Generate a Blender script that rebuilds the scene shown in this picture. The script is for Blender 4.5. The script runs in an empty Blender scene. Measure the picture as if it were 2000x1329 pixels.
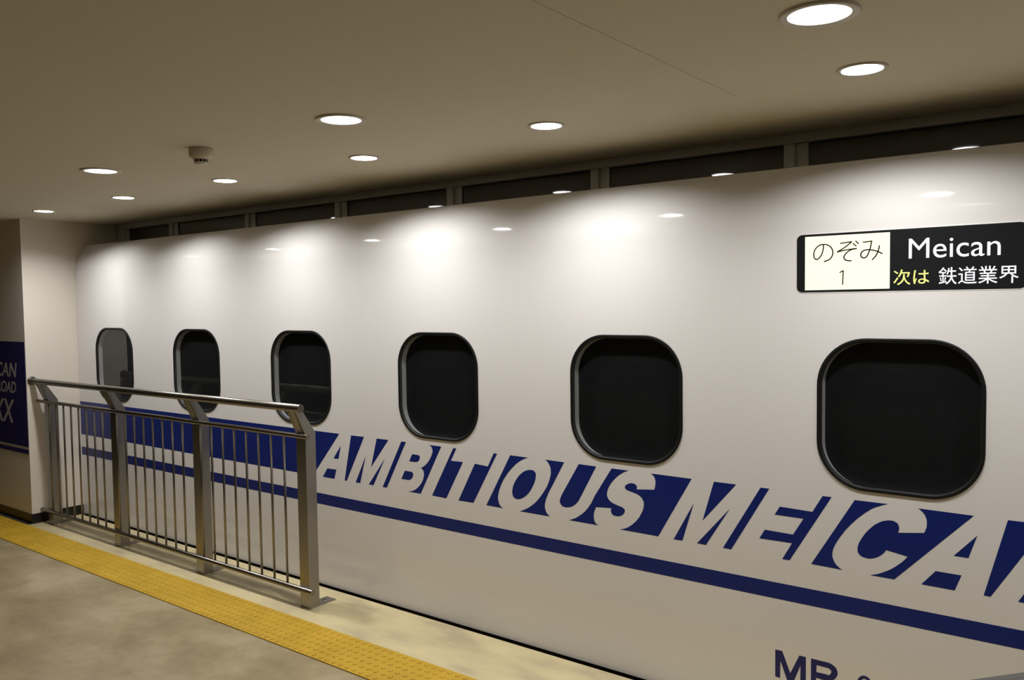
import bpy, bmesh, math, random
from mathutils import Vector, Matrix

# ------------------------------------------------------------------ camera, world, exposure
SC = bpy.context.scene
COL = SC.collection
PI = math.pi
CAM_R = Vector((0.79165471, 0.6108167, -0.01363044))
CAM_U = Vector((-0.01915934, 0.04711786, 0.99870558))
CAM_F = Vector((-0.61066828, 0.79036882, -0.04900392))
cd = bpy.data.cameras.new('camera'); cam = bpy.data.objects.new('camera', cd); COL.objects.link(cam)
cd.sensor_fit = 'HORIZONTAL'; cd.sensor_width = 36.0
cd.lens = 1632.56 * 36.0 / 2000.0
cd.shift_y = 8.93 / 2000.0
cd.clip_start = 0.05; cd.clip_end = 100
m = Matrix((CAM_R, CAM_U, -CAM_F)).transposed().to_4x4()
m.translation = Vector((0, -3.42284, 1.78251))
cam.matrix_world = m
SC.camera = cam
w = bpy.data.worlds.new('world'); SC.world = w; w.use_nodes = True
w.node_tree.nodes['Background'].inputs[0].default_value = (0.8, 0.75, 0.65, 1)
w.node_tree.nodes['Background'].inputs[1].default_value = 0.02
SC.view_settings.view_transform = 'Standard'
SC.view_settings.look = 'None'
SC.view_settings.gamma = 1.0
SC.view_settings.use_curve_mapping = False
SC.view_settings.exposure = 0.0
SC.cycles.use_denoising = True
SC.cycles.max_bounces = 10
SC.cycles.sample_clamp_indirect = 4.0

SMALL_W, LARGE_W = 17.0, 0.4        # watts of the two kinds of downlight
SMALL_C, LARGE_C = (1.0, 0.985, 0.97), (1.0, 0.91, 0.74)

# ------------------------------------------------------------------ the place in metres
CEIL = 2.5322          # ceiling height
XL = -7.3955           # end wall, where the carriage stops
YC = -0.4253           # face of the sign wall
XR = 4.2               # right end of the room
YF = -7.5              # wall across the room
XFAR = -13.0           # far left
ROOF_Y, ROOF_Z = 0.1089, 2.338
YP = 0.369             # glazed partition behind the carriage
WIN_X0, WIN_STEP, WIN_W, WIN_H, WIN_Z, WIN_R = -6.7714, 1.1973, 0.6026, 0.6037, 1.3266, 0.19
NWIN = 8

# outlines of the blue vinyl pieces on the carriage side, (x, z) in metres
AMBITIOUS = [
 [(-3.998,0.915),(-4.023,0.830),(-4.070,0.829)],
 [(-4.131,0.759),(-4.045,0.760),(-4.066,0.700),(-4.177,0.700)],
 [(-3.902,0.988),(-3.785,0.989),(-3.950,0.701),(-3.970,0.701)],
 [(-3.774,0.874),(-3.828,0.702),(-3.869,0.701)],
 [(-3.675,0.989),(-3.575,0.989),(-3.729,0.810)],
 [(-3.608,0.875),(-3.711,0.703),(-3.752,0.703)],
 [(-3.468,0.990),(-3.430,0.990),(-3.596,0.702),(-3.632,0.702)],
 [(-3.382,0.923),(-3.376,0.924),(-3.370,0.924),(-3.364,0.924),(-3.358,0.924),(-3.352,0.924),(-3.345,0.924),(-3.342,0.924),(-3.338,0.924),(-3.335,0.923),(-3.331,0.923),(-3.328,0.922),(-3.325,0.920),(-3.323,0.919),(-3.322,0.917),(-3.322,0.915),(-3.321,0.912),(-3.321,0.910),(-3.322,0.908),(-3.322,0.905),(-3.324,0.901),(-3.325,0.898),(-3.327,0.896),(-3.329,0.893),(-3.331,0.891),(-3.334,0.888),(-3.338,0.886),(-3.341,0.884),(-3.345,0.883),(-3.349,0.882),(-3.353,0.881),(-3.407,0.880)],
 [(-3.444,0.820),(-3.437,0.821),(-3.430,0.821),(-3.423,0.821),(-3.416,0.821),(-3.408,0.821),(-3.401,0.821),(-3.398,0.821),(-3.394,0.820),(-3.391,0.820),(-3.388,0.819),(-3.384,0.818),(-3.381,0.817),(-3.380,0.816),(-3.378,0.814),(-3.377,0.812),(-3.376,0.809),(-3.376,0.807),(-3.376,0.805),(-3.377,0.801),(-3.378,0.797),(-3.380,0.793),(-3.382,0.790),(-3.385,0.786),(-3.387,0.783),(-3.391,0.780),(-3.395,0.778),(-3.399,0.775),(-3.403,0.773),(-3.407,0.772),(-3.412,0.770),(-3.473,0.770)],
 [(-3.257,0.990),(-3.154,0.990),(-3.319,0.702),(-3.423,0.702),(-3.415,0.703),(-3.407,0.704),(-3.399,0.706),(-3.391,0.708),(-3.384,0.710),(-3.376,0.713),(-3.369,0.717),(-3.361,0.721),(-3.354,0.726),(-3.347,0.730),(-3.341,0.736),(-3.334,0.741),(-3.328,0.746),(-3.323,0.752),(-3.318,0.758),(-3.313,0.764),(-3.308,0.770),(-3.304,0.777),(-3.301,0.782),(-3.298,0.788),(-3.296,0.793),(-3.294,0.799),(-3.293,0.805),(-3.291,0.811),(-3.291,0.815),(-3.291,0.819),(-3.291,0.823),(-3.292,0.827),(-3.293,0.831),(-3.294,0.834),(-3.295,0.837),(-3.296,0.839),(-3.298,0.841),(-3.300,0.843),(-3.302,0.845),(-3.304,0.847),(-3.306,0.849),(-3.309,0.850),(-3.311,0.851),(-3.314,0.852),(-3.317,0.852),(-3.320,0.852),(-3.315,0.853),(-3.311,0.854),(-3.307,0.856),(-3.302,0.857),(-3.298,0.859),(-3.295,0.861),(-3.288,0.866),(-3.282,0.870),(-3.275,0.875),(-3.269,0.880),(-3.263,0.886),(-3.258,0.891),(-3.253,0.897),(-3.248,0.902),(-3.244,0.908),(-3.240,0.914),(-3.236,0.921),(-3.232,0.927),(-3.230,0.931),(-3.228,0.936),(-3.226,0.940),(-3.224,0.945),(-3.222,0.949),(-3.221,0.954),(-3.221,0.957),(-3.221,0.960),(-3.221,0.963),(-3.222,0.966),(-3.222,0.969),(-3.224,0.972),(-3.225,0.975),(-3.227,0.977),(-3.228,0.980),(-3.230,0.982),(-3.233,0.984),(-3.235,0.985),(-3.239,0.987),(-3.242,0.988),(-3.246,0.989),(-3.250,0.990),(-3.253,0.990)],
 [(-3.064,0.990),(-3.042,0.989),(-3.083,0.917),(-2.995,0.919),(-3.122,0.702),(-3.231,0.703)],
 [(-2.910,0.919),(-2.819,0.914),(-2.777,0.990),(-2.754,0.989),(-2.924,0.703),(-3.032,0.702)],
 [(-2.666,0.990),(-2.549,0.989),(-2.559,0.986),(-2.569,0.982),(-2.579,0.978),(-2.588,0.974),(-2.598,0.969),(-2.607,0.963),(-2.617,0.956),(-2.627,0.949),(-2.636,0.941),(-2.645,0.933),(-2.654,0.924),(-2.663,0.916),(-2.671,0.907),(-2.679,0.899),(-2.687,0.890),(-2.694,0.881),(-2.701,0.871),(-2.708,0.862),(-2.714,0.854),(-2.719,0.845),(-2.724,0.836),(-2.729,0.828),(-2.733,0.819),(-2.737,0.809),(-2.741,0.802),(-2.744,0.794),(-2.746,0.786),(-2.748,0.778),(-2.750,0.770),(-2.752,0.762),(-2.752,0.757),(-2.752,0.753),(-2.752,0.748),(-2.751,0.743),(-2.750,0.739),(-2.749,0.734),(-2.748,0.730),(-2.746,0.727),(-2.744,0.723),(-2.742,0.719),(-2.740,0.716),(-2.737,0.713),(-2.734,0.710),(-2.731,0.708),(-2.728,0.706),(-2.725,0.704),(-2.721,0.703),(-2.717,0.702),(-2.833,0.703)],
 [(-2.540,0.927),(-2.535,0.927),(-2.530,0.927),(-2.526,0.927),(-2.521,0.927),(-2.517,0.926),(-2.513,0.924),(-2.510,0.922),(-2.507,0.919),(-2.505,0.917),(-2.503,0.913),(-2.502,0.910),(-2.502,0.907),(-2.501,0.901),(-2.502,0.896),(-2.503,0.891),(-2.504,0.886),(-2.505,0.880),(-2.507,0.875),(-2.510,0.869),(-2.512,0.862),(-2.516,0.855),(-2.519,0.849),(-2.523,0.842),(-2.526,0.836),(-2.530,0.829),(-2.535,0.823),(-2.539,0.817),(-2.544,0.811),(-2.549,0.805),(-2.554,0.800),(-2.559,0.795),(-2.565,0.790),(-2.570,0.786),(-2.576,0.782),(-2.582,0.778),(-2.588,0.774),(-2.593,0.772),(-2.599,0.769),(-2.604,0.767),(-2.609,0.766),(-2.615,0.764),(-2.621,0.764),(-2.625,0.764),(-2.630,0.764),(-2.634,0.765),(-2.639,0.766),(-2.643,0.768),(-2.646,0.771),(-2.649,0.773),(-2.651,0.777),(-2.653,0.780),(-2.654,0.784),(-2.655,0.788),(-2.656,0.792),(-2.656,0.797),(-2.656,0.803),(-2.655,0.808),(-2.654,0.813),(-2.653,0.818),(-2.651,0.824),(-2.649,0.830),(-2.646,0.836),(-2.644,0.842),(-2.641,0.847),(-2.637,0.853),(-2.634,0.859),(-2.630,0.864),(-2.626,0.870),(-2.622,0.875),(-2.617,0.881),(-2.613,0.886),(-2.608,0.891),(-2.603,0.896),(-2.597,0.900),(-2.591,0.905),(-2.586,0.909),(-2.580,0.913),(-2.573,0.916),(-2.568,0.919),(-2.563,0.921),(-2.557,0.923),(-2.551,0.924),(-2.545,0.926)],
 [(-2.442,0.990),(-2.326,0.989),(-2.413,0.840),(-2.418,0.832),(-2.422,0.824),(-2.427,0.816),(-2.430,0.808),(-2.434,0.800),(-2.438,0.791),(-2.440,0.786),(-2.442,0.780),(-2.444,0.773),(-2.445,0.767),(-2.447,0.761),(-2.447,0.755),(-2.447,0.750),(-2.447,0.745),(-2.446,0.740),(-2.445,0.735),(-2.443,0.730),(-2.441,0.725),(-2.438,0.721),(-2.434,0.716),(-2.431,0.712),(-2.427,0.709),(-2.422,0.705),(-2.417,0.702),(-2.609,0.702),(-2.600,0.705),(-2.592,0.708),(-2.584,0.712),(-2.575,0.716),(-2.567,0.720),(-2.560,0.724),(-2.551,0.729),(-2.542,0.735),(-2.533,0.741),(-2.525,0.747),(-2.517,0.753),(-2.509,0.760),(-2.501,0.767),(-2.494,0.774),(-2.487,0.782),(-2.480,0.790),(-2.473,0.798),(-2.467,0.806),(-2.461,0.814),(-2.455,0.822),(-2.449,0.829),(-2.444,0.837),(-2.438,0.846),(-2.433,0.854),(-2.429,0.862),(-2.425,0.870),(-2.422,0.878),(-2.418,0.887),(-2.415,0.895),(-2.413,0.903),(-2.411,0.910),(-2.409,0.916),(-2.408,0.922),(-2.408,0.928),(-2.408,0.934),(-2.408,0.941),(-2.409,0.946),(-2.410,0.951),(-2.412,0.957),(-2.414,0.962),(-2.417,0.966),(-2.420,0.971),(-2.423,0.975),(-2.426,0.978),(-2.429,0.982),(-2.433,0.985),(-2.437,0.987)],
 [(-2.240,0.989),(-2.139,0.988),(-2.236,0.817),(-2.239,0.812),(-2.242,0.807),(-2.245,0.803),(-2.249,0.799),(-2.252,0.795),(-2.256,0.791),(-2.260,0.787),(-2.264,0.784),(-2.269,0.780),(-2.274,0.777),(-2.278,0.774),(-2.283,0.772),(-2.288,0.769),(-2.293,0.768),(-2.299,0.766),(-2.304,0.765),(-2.309,0.764),(-2.315,0.763),(-2.319,0.763),(-2.324,0.763),(-2.329,0.764),(-2.334,0.764),(-2.338,0.766),(-2.342,0.768),(-2.345,0.770),(-2.348,0.772),(-2.350,0.775),(-2.352,0.778),(-2.354,0.781),(-2.355,0.784),(-2.355,0.789),(-2.355,0.793),(-2.354,0.797),(-2.352,0.802),(-2.351,0.806),(-2.349,0.810),(-2.347,0.814),(-2.346,0.817),(-2.344,0.821),(-2.342,0.824),(-2.340,0.828),(-2.338,0.831)],
 [(-2.053,0.988),(-1.960,0.988),(-1.968,0.985),(-1.976,0.982),(-1.983,0.979),(-1.991,0.974),(-1.998,0.970),(-2.005,0.965),(-2.013,0.960),(-2.020,0.954),(-2.027,0.948),(-2.033,0.942),(-2.040,0.935),(-2.046,0.928),(-2.051,0.923),(-2.055,0.917),(-2.059,0.912),(-2.063,0.906),(-2.067,0.900),(-2.071,0.893),(-2.073,0.888),(-2.075,0.883),(-2.077,0.877),(-2.078,0.872),(-2.079,0.866),(-2.080,0.860),(-2.080,0.857),(-2.079,0.853),(-2.078,0.850),(-2.077,0.846),(-2.075,0.843),(-2.073,0.840),(-2.071,0.837),(-2.068,0.834),(-2.065,0.831),(-2.062,0.829),(-2.058,0.826),(-2.055,0.825),(-2.050,0.822),(-2.045,0.820),(-2.039,0.819),(-2.034,0.817),(-2.028,0.816),(-2.023,0.814),(-2.017,0.813),(-2.012,0.812),(-2.007,0.811),(-2.001,0.809),(-1.996,0.808),(-1.991,0.806),(-1.989,0.805),(-1.987,0.803),(-1.985,0.801),(-1.983,0.799),(-1.982,0.797),(-1.982,0.794),(-1.982,0.791),(-1.983,0.788),(-1.984,0.785),(-1.985,0.782),(-1.987,0.780),(-1.989,0.777),(-1.992,0.775),(-1.994,0.772),(-1.997,0.770),(-2.000,0.768),(-2.004,0.766),(-2.007,0.765),(-2.011,0.763),(-2.014,0.762),(-2.018,0.762),(-2.022,0.761),(-2.025,0.761),(-2.029,0.761),(-2.033,0.761),(-2.037,0.761),(-2.041,0.762),(-2.045,0.763),(-2.048,0.765),(-2.051,0.766),(-2.053,0.768),(-2.055,0.771),(-2.056,0.773),(-2.057,0.776),(-2.058,0.779),(-2.059,0.781),(-2.059,0.784),(-2.058,0.786),(-2.058,0.789),(-2.057,0.791),(-2.056,0.794),(-2.054,0.796),(-2.142,0.789),(-2.144,0.784),(-2.146,0.780),(-2.148,0.775),(-2.150,0.770),(-2.152,0.766),(-2.153,0.761),(-2.154,0.756),(-2.155,0.751),(-2.155,0.746),(-2.155,0.741),(-2.155,0.737),(-2.155,0.732),(-2.154,0.728),(-2.153,0.724),(-2.152,0.721),(-2.151,0.717),(-2.149,0.714),(-2.147,0.711),(-2.144,0.709),(-2.141,0.706),(-2.138,0.705),(-2.135,0.703),(-2.132,0.702),(-2.128,0.701),(-2.300,0.701),(-2.292,0.704),(-2.284,0.707),(-2.276,0.711),(-2.268,0.714),(-2.260,0.718),(-2.253,0.723),(-2.245,0.727),(-2.238,0.733),(-2.231,0.738),(-2.224,0.743),(-2.217,0.749),(-2.210,0.755),(-2.204,0.761),(-2.198,0.768),(-2.192,0.774),(-2.186,0.781),(-2.181,0.788),(-2.176,0.796),(-2.171,0.802),(-2.167,0.809),(-2.163,0.816),(-2.160,0.823),(-2.156,0.830),(-2.153,0.837)],
 [(-1.844,0.988),(-1.638,0.987),(-1.806,0.699),(-2.010,0.700),(-2.002,0.702),(-1.995,0.704),(-1.988,0.706),(-1.981,0.709),(-1.974,0.712),(-1.968,0.715),(-1.960,0.720),(-1.952,0.726),(-1.945,0.731),(-1.938,0.737),(-1.931,0.744),(-1.924,0.750),(-1.919,0.756),(-1.913,0.763),(-1.908,0.769),(-1.903,0.776),(-1.899,0.784),(-1.895,0.791),(-1.892,0.797),(-1.888,0.804),(-1.886,0.810),(-1.883,0.817),(-1.882,0.824),(-1.880,0.831),(-1.880,0.836),(-1.880,0.840),(-1.880,0.845),(-1.881,0.849),(-1.883,0.854),(-1.885,0.858),(-1.887,0.862),(-1.890,0.865),(-1.893,0.869),(-1.896,0.872),(-1.900,0.874),(-1.904,0.877),(-1.909,0.879),(-1.914,0.881),(-1.919,0.883),(-1.924,0.884),(-1.930,0.885),(-1.935,0.887),(-1.940,0.888),(-1.946,0.889),(-1.952,0.890),(-1.957,0.891),(-1.963,0.892),(-1.968,0.894),(-1.971,0.895),(-1.974,0.896),(-1.976,0.898),(-1.978,0.900),(-1.980,0.902),(-1.981,0.905),(-1.981,0.907),(-1.980,0.910),(-1.979,0.912),(-1.977,0.915),(-1.975,0.917),(-1.973,0.919),(-1.970,0.921),(-1.967,0.923),(-1.964,0.925),(-1.960,0.926),(-1.957,0.927),(-1.953,0.928),(-1.950,0.929),(-1.946,0.930),(-1.942,0.930),(-1.938,0.930),(-1.934,0.930),(-1.931,0.929),(-1.928,0.928),(-1.925,0.927),(-1.923,0.926),(-1.920,0.924),(-1.919,0.922),(-1.917,0.920),(-1.916,0.918),(-1.916,0.915),(-1.916,0.912),(-1.917,0.909),(-1.918,0.907),(-1.919,0.904),(-1.826,0.914),(-1.824,0.918),(-1.823,0.923),(-1.821,0.928),(-1.821,0.932),(-1.820,0.937),(-1.819,0.942),(-1.819,0.946),(-1.819,0.951),(-1.819,0.956),(-1.820,0.960),(-1.821,0.965),(-1.823,0.969),(-1.825,0.973),(-1.828,0.977),(-1.832,0.980),(-1.835,0.983),(-1.839,0.986)],
]
MEICAN = [
 [(-1.628,0.878),(-1.684,0.699),(-1.728,0.698)],
 [(-1.532,0.987),(-1.429,0.987),(-1.586,0.805)],
 [(-1.458,0.877),(-1.570,0.698),(-1.613,0.699)],
 [(-1.321,0.987),(-1.283,0.987),(-1.452,0.698),(-1.490,0.699)],
 [(-1.238,0.917),(-1.103,0.914),(-1.062,0.985),(-1.026,0.985),(-1.196,0.696),(-1.227,0.696),(-1.186,0.770),(-1.326,0.768),(-1.302,0.809),(-1.182,0.807),(-1.139,0.880),(-1.260,0.880)],
 [(-0.937,0.985),(-0.813,0.986),(-0.822,0.983),(-0.830,0.980),(-0.839,0.976),(-0.847,0.972),(-0.856,0.968),(-0.864,0.964),(-0.872,0.959),(-0.880,0.953),(-0.887,0.947),(-0.895,0.941),(-0.902,0.935),(-0.909,0.928),(-0.918,0.920),(-0.926,0.912),(-0.934,0.904),(-0.941,0.895),(-0.949,0.887),(-0.956,0.878),(-0.962,0.870),(-0.969,0.862),(-0.975,0.854),(-0.980,0.845),(-0.986,0.837),(-0.992,0.828),(-0.996,0.821),(-1.000,0.814),(-1.004,0.807),(-1.008,0.799),(-1.012,0.792),(-1.015,0.784),(-1.017,0.779),(-1.019,0.774),(-1.020,0.768),(-1.021,0.763),(-1.022,0.757),(-1.022,0.752),(-1.022,0.747),(-1.022,0.743),(-1.021,0.739),(-1.020,0.735),(-1.018,0.731),(-1.017,0.727),(-1.015,0.724),(-1.013,0.720),(-1.011,0.717),(-1.008,0.714),(-1.006,0.711),(-1.003,0.708),(-1.000,0.706),(-0.997,0.703),(-0.994,0.701),(-0.990,0.699),(-0.987,0.696),(-0.983,0.695),(-1.107,0.697)],
 [(-0.706,0.984),(-0.518,0.983),(-0.788,0.694),(-0.876,0.694),(-0.868,0.697),(-0.859,0.700),(-0.851,0.703),(-0.843,0.707),(-0.835,0.711),(-0.828,0.715),(-0.819,0.720),(-0.811,0.725),(-0.803,0.730),(-0.795,0.736),(-0.788,0.742),(-0.780,0.749),(-0.773,0.755),(-0.766,0.762),(-0.759,0.769),(-0.753,0.776),(-0.747,0.784),(-0.741,0.792),(-0.818,0.804),(-0.822,0.799),(-0.825,0.793),(-0.829,0.789),(-0.833,0.784),(-0.838,0.780),(-0.842,0.776),(-0.847,0.773),(-0.853,0.769),(-0.859,0.766),(-0.864,0.764),(-0.870,0.762),(-0.876,0.760),(-0.881,0.759),(-0.886,0.759),(-0.891,0.759),(-0.896,0.760),(-0.901,0.761),(-0.905,0.762),(-0.909,0.763),(-0.912,0.765),(-0.915,0.767),(-0.918,0.770),(-0.920,0.772),(-0.922,0.775),(-0.924,0.778),(-0.925,0.782),(-0.925,0.786),(-0.925,0.789),(-0.925,0.793),(-0.925,0.797),(-0.924,0.802),(-0.922,0.807),(-0.921,0.812),(-0.919,0.817),(-0.917,0.821),(-0.915,0.826),(-0.911,0.833),(-0.908,0.839),(-0.904,0.845),(-0.900,0.852),(-0.896,0.858),(-0.892,0.864),(-0.887,0.869),(-0.883,0.875),(-0.878,0.880),(-0.873,0.886),(-0.868,0.891),(-0.863,0.896),(-0.858,0.900),(-0.853,0.903),(-0.848,0.907),(-0.843,0.910),(-0.838,0.913),(-0.832,0.916),(-0.827,0.918),(-0.822,0.919),(-0.817,0.921),(-0.812,0.922),(-0.806,0.923),(-0.801,0.923),(-0.797,0.923),(-0.794,0.923),(-0.790,0.922),(-0.787,0.920),(-0.783,0.919),(-0.780,0.917),(-0.778,0.915),(-0.776,0.912),(-0.775,0.910),(-0.774,0.907),(-0.773,0.904),(-0.772,0.901),(-0.772,0.897),(-0.772,0.894),(-0.773,0.890),(-0.774,0.886),(-0.775,0.882),(-0.777,0.879),(-0.684,0.893),(-0.682,0.898),(-0.680,0.902),(-0.679,0.907),(-0.677,0.912),(-0.676,0.917),(-0.675,0.921),(-0.675,0.925),(-0.675,0.929),(-0.675,0.933),(-0.675,0.937),(-0.675,0.941),(-0.676,0.945),(-0.677,0.949),(-0.678,0.953),(-0.680,0.956),(-0.681,0.960),(-0.683,0.963),(-0.686,0.967),(-0.688,0.970),(-0.691,0.973),(-0.695,0.976),(-0.698,0.979),(-0.702,0.982)],
 [(-0.506,0.911),(-0.534,0.823),(-0.583,0.823)],
 [(-0.643,0.754),(-0.556,0.754),(-0.578,0.693),(-0.692,0.694)],
 [(-0.410,0.983),(-0.290,0.984),(-0.461,0.693),(-0.483,0.694)],
 [(-0.268,0.879),(-0.326,0.692),(-0.375,0.693)],
]
CARRIAGE_CODE = [
 [(-1.256,0.302),(-1.226,0.302),(-1.192,0.216),(-1.154,0.301),(-1.127,0.301),(-1.127,0.183),(-1.150,0.184),(-1.149,0.259),(-1.180,0.177),(-1.203,0.177),(-1.234,0.259),(-1.235,0.184),(-1.256,0.185)],
 [(-1.106,0.301),(-1.036,0.301),(-1.031,0.300),(-1.027,0.299),(-1.023,0.298),(-1.019,0.296),(-1.015,0.294),(-1.012,0.292),(-1.009,0.289),(-1.006,0.287),(-1.004,0.284),(-1.002,0.280),(-1.001,0.277),(-1.000,0.273),(-0.999,0.270),(-0.999,0.266),(-0.999,0.262),(-1.000,0.258),(-1.001,0.255),(-1.003,0.251),(-1.004,0.248),(-1.006,0.245),(-1.008,0.242),(-1.010,0.239),(-1.013,0.237),(-1.016,0.235),(-0.996,0.185),(-1.020,0.184),(-1.043,0.223),(-1.085,0.225),(-1.085,0.185),(-1.106,0.184)],
]
CODE_HOLE = [
 [(-1.083,0.279),(-1.041,0.278),(-1.038,0.278),(-1.036,0.278),(-1.033,0.277),(-1.031,0.276),(-1.029,0.275),(-1.028,0.274),(-1.026,0.272),(-1.025,0.271),(-1.025,0.269),(-1.024,0.267),(-1.024,0.266),(-1.024,0.264),(-1.025,0.261),(-1.026,0.259),(-1.027,0.257),(-1.028,0.255),(-1.030,0.253),(-1.032,0.251),(-1.033,0.250),(-1.035,0.249),(-1.036,0.249),(-1.038,0.249),(-1.040,0.249),(-1.042,0.250),(-1.084,0.249)],
]
NOZOMI = [
 [(-1.0631, 1.9981), (-1.0623, 1.9912), (-1.0666, 1.9693), (-1.0762, 1.9513), (-1.0872, 1.9426), (-1.097, 1.9473), (-1.1007, 1.9635), (-1.0954, 1.983), (-1.0813, 1.9971), (-1.0643, 2.0019), (-1.0474, 1.999), (-1.033, 1.9885), (-1.0262, 1.9723), (-1.028, 1.9553), (-1.0375, 1.9422), (-1.0495, 1.9361), (-1.0599, 1.9334)],
 [(-0.9969, 2.0024), (-0.954, 2.0068), (-0.9784, 1.9869), (-1.009, 1.969), (-0.9737, 1.9757), (-0.9353, 1.9794), (-0.9573, 1.9749), (-0.976, 1.9613), (-0.9834, 1.9472), (-0.9782, 1.9372), (-0.9676, 1.9332), (-0.9548, 1.9321)],
 [(-0.9487, 1.9997), (-0.937, 1.989)],
 [(-0.939, 2.0083), (-0.9285, 1.9975)],
 [(-0.9118, 2.002), (-0.8795, 2.0048), (-0.885, 1.9773), (-0.8917, 1.9574), (-0.9007, 1.9435), (-0.911, 1.9415), (-0.919, 1.9491), (-0.918, 1.961), (-0.9077, 1.9701), (-0.8929, 1.9724), (-0.8725, 1.969), (-0.8556, 1.9628), (-0.841, 1.955)],
 [(-0.8513, 1.9862), (-0.855, 1.9686), (-0.8634, 1.9489), (-0.8772, 1.9329)],
 [(-0.9986, 1.8878), (-0.9854, 1.8946), (-0.9875, 1.8405)],
]

# ------------------------------------------------------------------ helpers
def tag(o, label=None, cat=None, group=None, kind=None):
    if label: o['label'] = label
    if cat: o['category'] = cat
    if group: o['group'] = group
    if kind: o['kind'] = kind
    return o

def empty(name, loc=(0, 0, 0), label=None, cat=None, group=None):
    o = bpy.data.objects.new(name, None); COL.objects.link(o); o.location = loc
    o.empty_display_size = 0.05
    return tag(o, label, cat, group)

def obj(name, bm, mat, parent=None, smooth=False, loc=None):
    bmesh.ops.recalc_face_normals(bm, faces=bm.faces[:])
    me = bpy.data.meshes.new(name); bm.to_mesh(me); bm.free()
    if mat is not None: me.materials.append(mat)
    if smooth:
        for p in me.polygons: p.use_smooth = True
    o = bpy.data.objects.new(name, me); COL.objects.link(o)
    if parent is not None: o.parent = parent
    if loc is not None: o.location = loc
    return o

def box(bm, x0, x1, y0, y1, z0, z1, bevel=0.0, seg=2):
    vs = [bm.verts.new((x, y, z)) for x in (x0, x1) for y in (y0, y1) for z in (z0, z1)]
    idx = [(0, 1, 3, 2), (4, 6, 7, 5), (0, 4, 5, 1), (2, 3, 7, 6), (0, 2, 6, 4), (1, 5, 7, 3)]
    fs = [bm.faces.new([vs[i] for i in f]) for f in idx]
    if bevel:
        es = list({e for f in fs for e in f.edges})
        bmesh.ops.bevel(bm, geom=es, offset=bevel, segments=seg, profile=0.5, affect='EDGES')
    return bm

def newbox(*a, **k): return box(bmesh.new(), *a, **k)

def tube(bm, p0, p1, r, seg=24, bevel=0.0):
    p0, p1 = Vector(p0), Vector(p1); d = (p1 - p0); L = d.length; d.normalize()
    q = d.to_track_quat('Z', 'Y').to_matrix()
    prof = [(r, 0), (r, L)] if not bevel else [(r - bevel, 0), (r, bevel), (r, L - bevel), (r - bevel, L)]
    rings = []
    for rr, h in prof:
        rings.append([bm.verts.new(p0 + q @ Vector((rr * math.cos(2 * PI * k / seg), rr * math.sin(2 * PI * k / seg), h))) for k in range(seg)])
    for a, b in zip(rings, rings[1:]):
        for k in range(seg):
            f = bm.faces.new((a[k], a[(k + 1) % seg], b[(k + 1) % seg], b[k])); f.smooth = True
    bm.faces.new(rings[0][::-1]); bm.faces.new(rings[-1])
    return bm

def lathe(bm, prof, seg=48, c=(0, 0, 0)):
    """revolve (radius, z) about the vertical through c"""
    rings = []
    for r, z in prof:
        if r < 1e-6: rings.append([bm.verts.new((c[0], c[1], c[2] + z))])
        else: rings.append([bm.verts.new((c[0] + r * math.cos(2 * PI * k / seg), c[1] + r * math.sin(2 * PI * k / seg), c[2] + z)) for k in range(seg)])
    for a, b in zip(rings, rings[1:]):
        for k in range(seg):
            k2 = (k + 1) % seg
            if len(a) == 1 and len(b) == 1: continue
            if len(a) == 1: f = bm.faces.new((a[0], b[k2], b[k]))
            elif len(b) == 1: f = bm.faces.new((a[k], a[k2], b[0]))
            else: f = bm.faces.new((a[k], a[k2], b[k2], b[k]))
            f.smooth = True
    return bm

def fill(bm, loops, plane):
    """flat face with holes: loops[0] outside, the rest holes; plane maps (a,b) to 3D"""
    es = []
    for L in loops:
        vs = [bm.verts.new(plane(a, b)) for a, b in L]
        for i in range(len(vs)): es.append(bm.edges.new((vs[i], vs[(i + 1) % len(vs)])))
    r = bmesh.ops.triangle_fill(bm, use_beauty=True, use_dissolve=False, edges=es)
    return [g for g in r['geom'] if isinstance(g, bmesh.types.BMFace)]

def vinyl(bm, loops, y0, t):
    """thin film cut to the outline: front at y0-t, back at y0"""
    fs = fill(bm, loops, lambda a, b: (a, y0, b))
    r = bmesh.ops.extrude_face_region(bm, geom=fs)
    bmesh.ops.translate(bm, verts=[g for g in r['geom'] if isinstance(g, bmesh.types.BMVert)], vec=(0, -t, 0))

def rrect(w, h, r, n=14, cx=0, cz=0):
    """rounded rectangle with corners a little softer than a circle arc"""
    pts = []
    for (sx, sz, a0) in ((1, 1, 0), (-1, 1, 90), (-1, -1, 180), (1, -1, 270)):
        for k in range(n + 1):
            a = math.radians(a0 + 90 * k / n)
            pts.append((cx + sx * (w / 2 - r) + r * math.cos(a), cz + sz * (h / 2 - r) + r * math.sin(a)))
    return pts

def ring_strip(bm, L0, L1):
    """join two equal loops of 3D points by quads"""
    a = [bm.verts.new(p) for p in L0]; b = [bm.verts.new(p) for p in L1]
    for i in range(len(a)):
        j = (i + 1) % len(a)
        f = bm.faces.new((a[i], a[j], b[j], b[i])); f.smooth = True

# ------------------------------------------------------------------ materials
def srgb(r, g, b):
    f = lambda c: ((c / 255 + 0.055) / 1.055) ** 2.4 if c / 255 > 0.04045 else c / 255 / 12.92
    return (f(r), f(g), f(b), 1)

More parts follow.
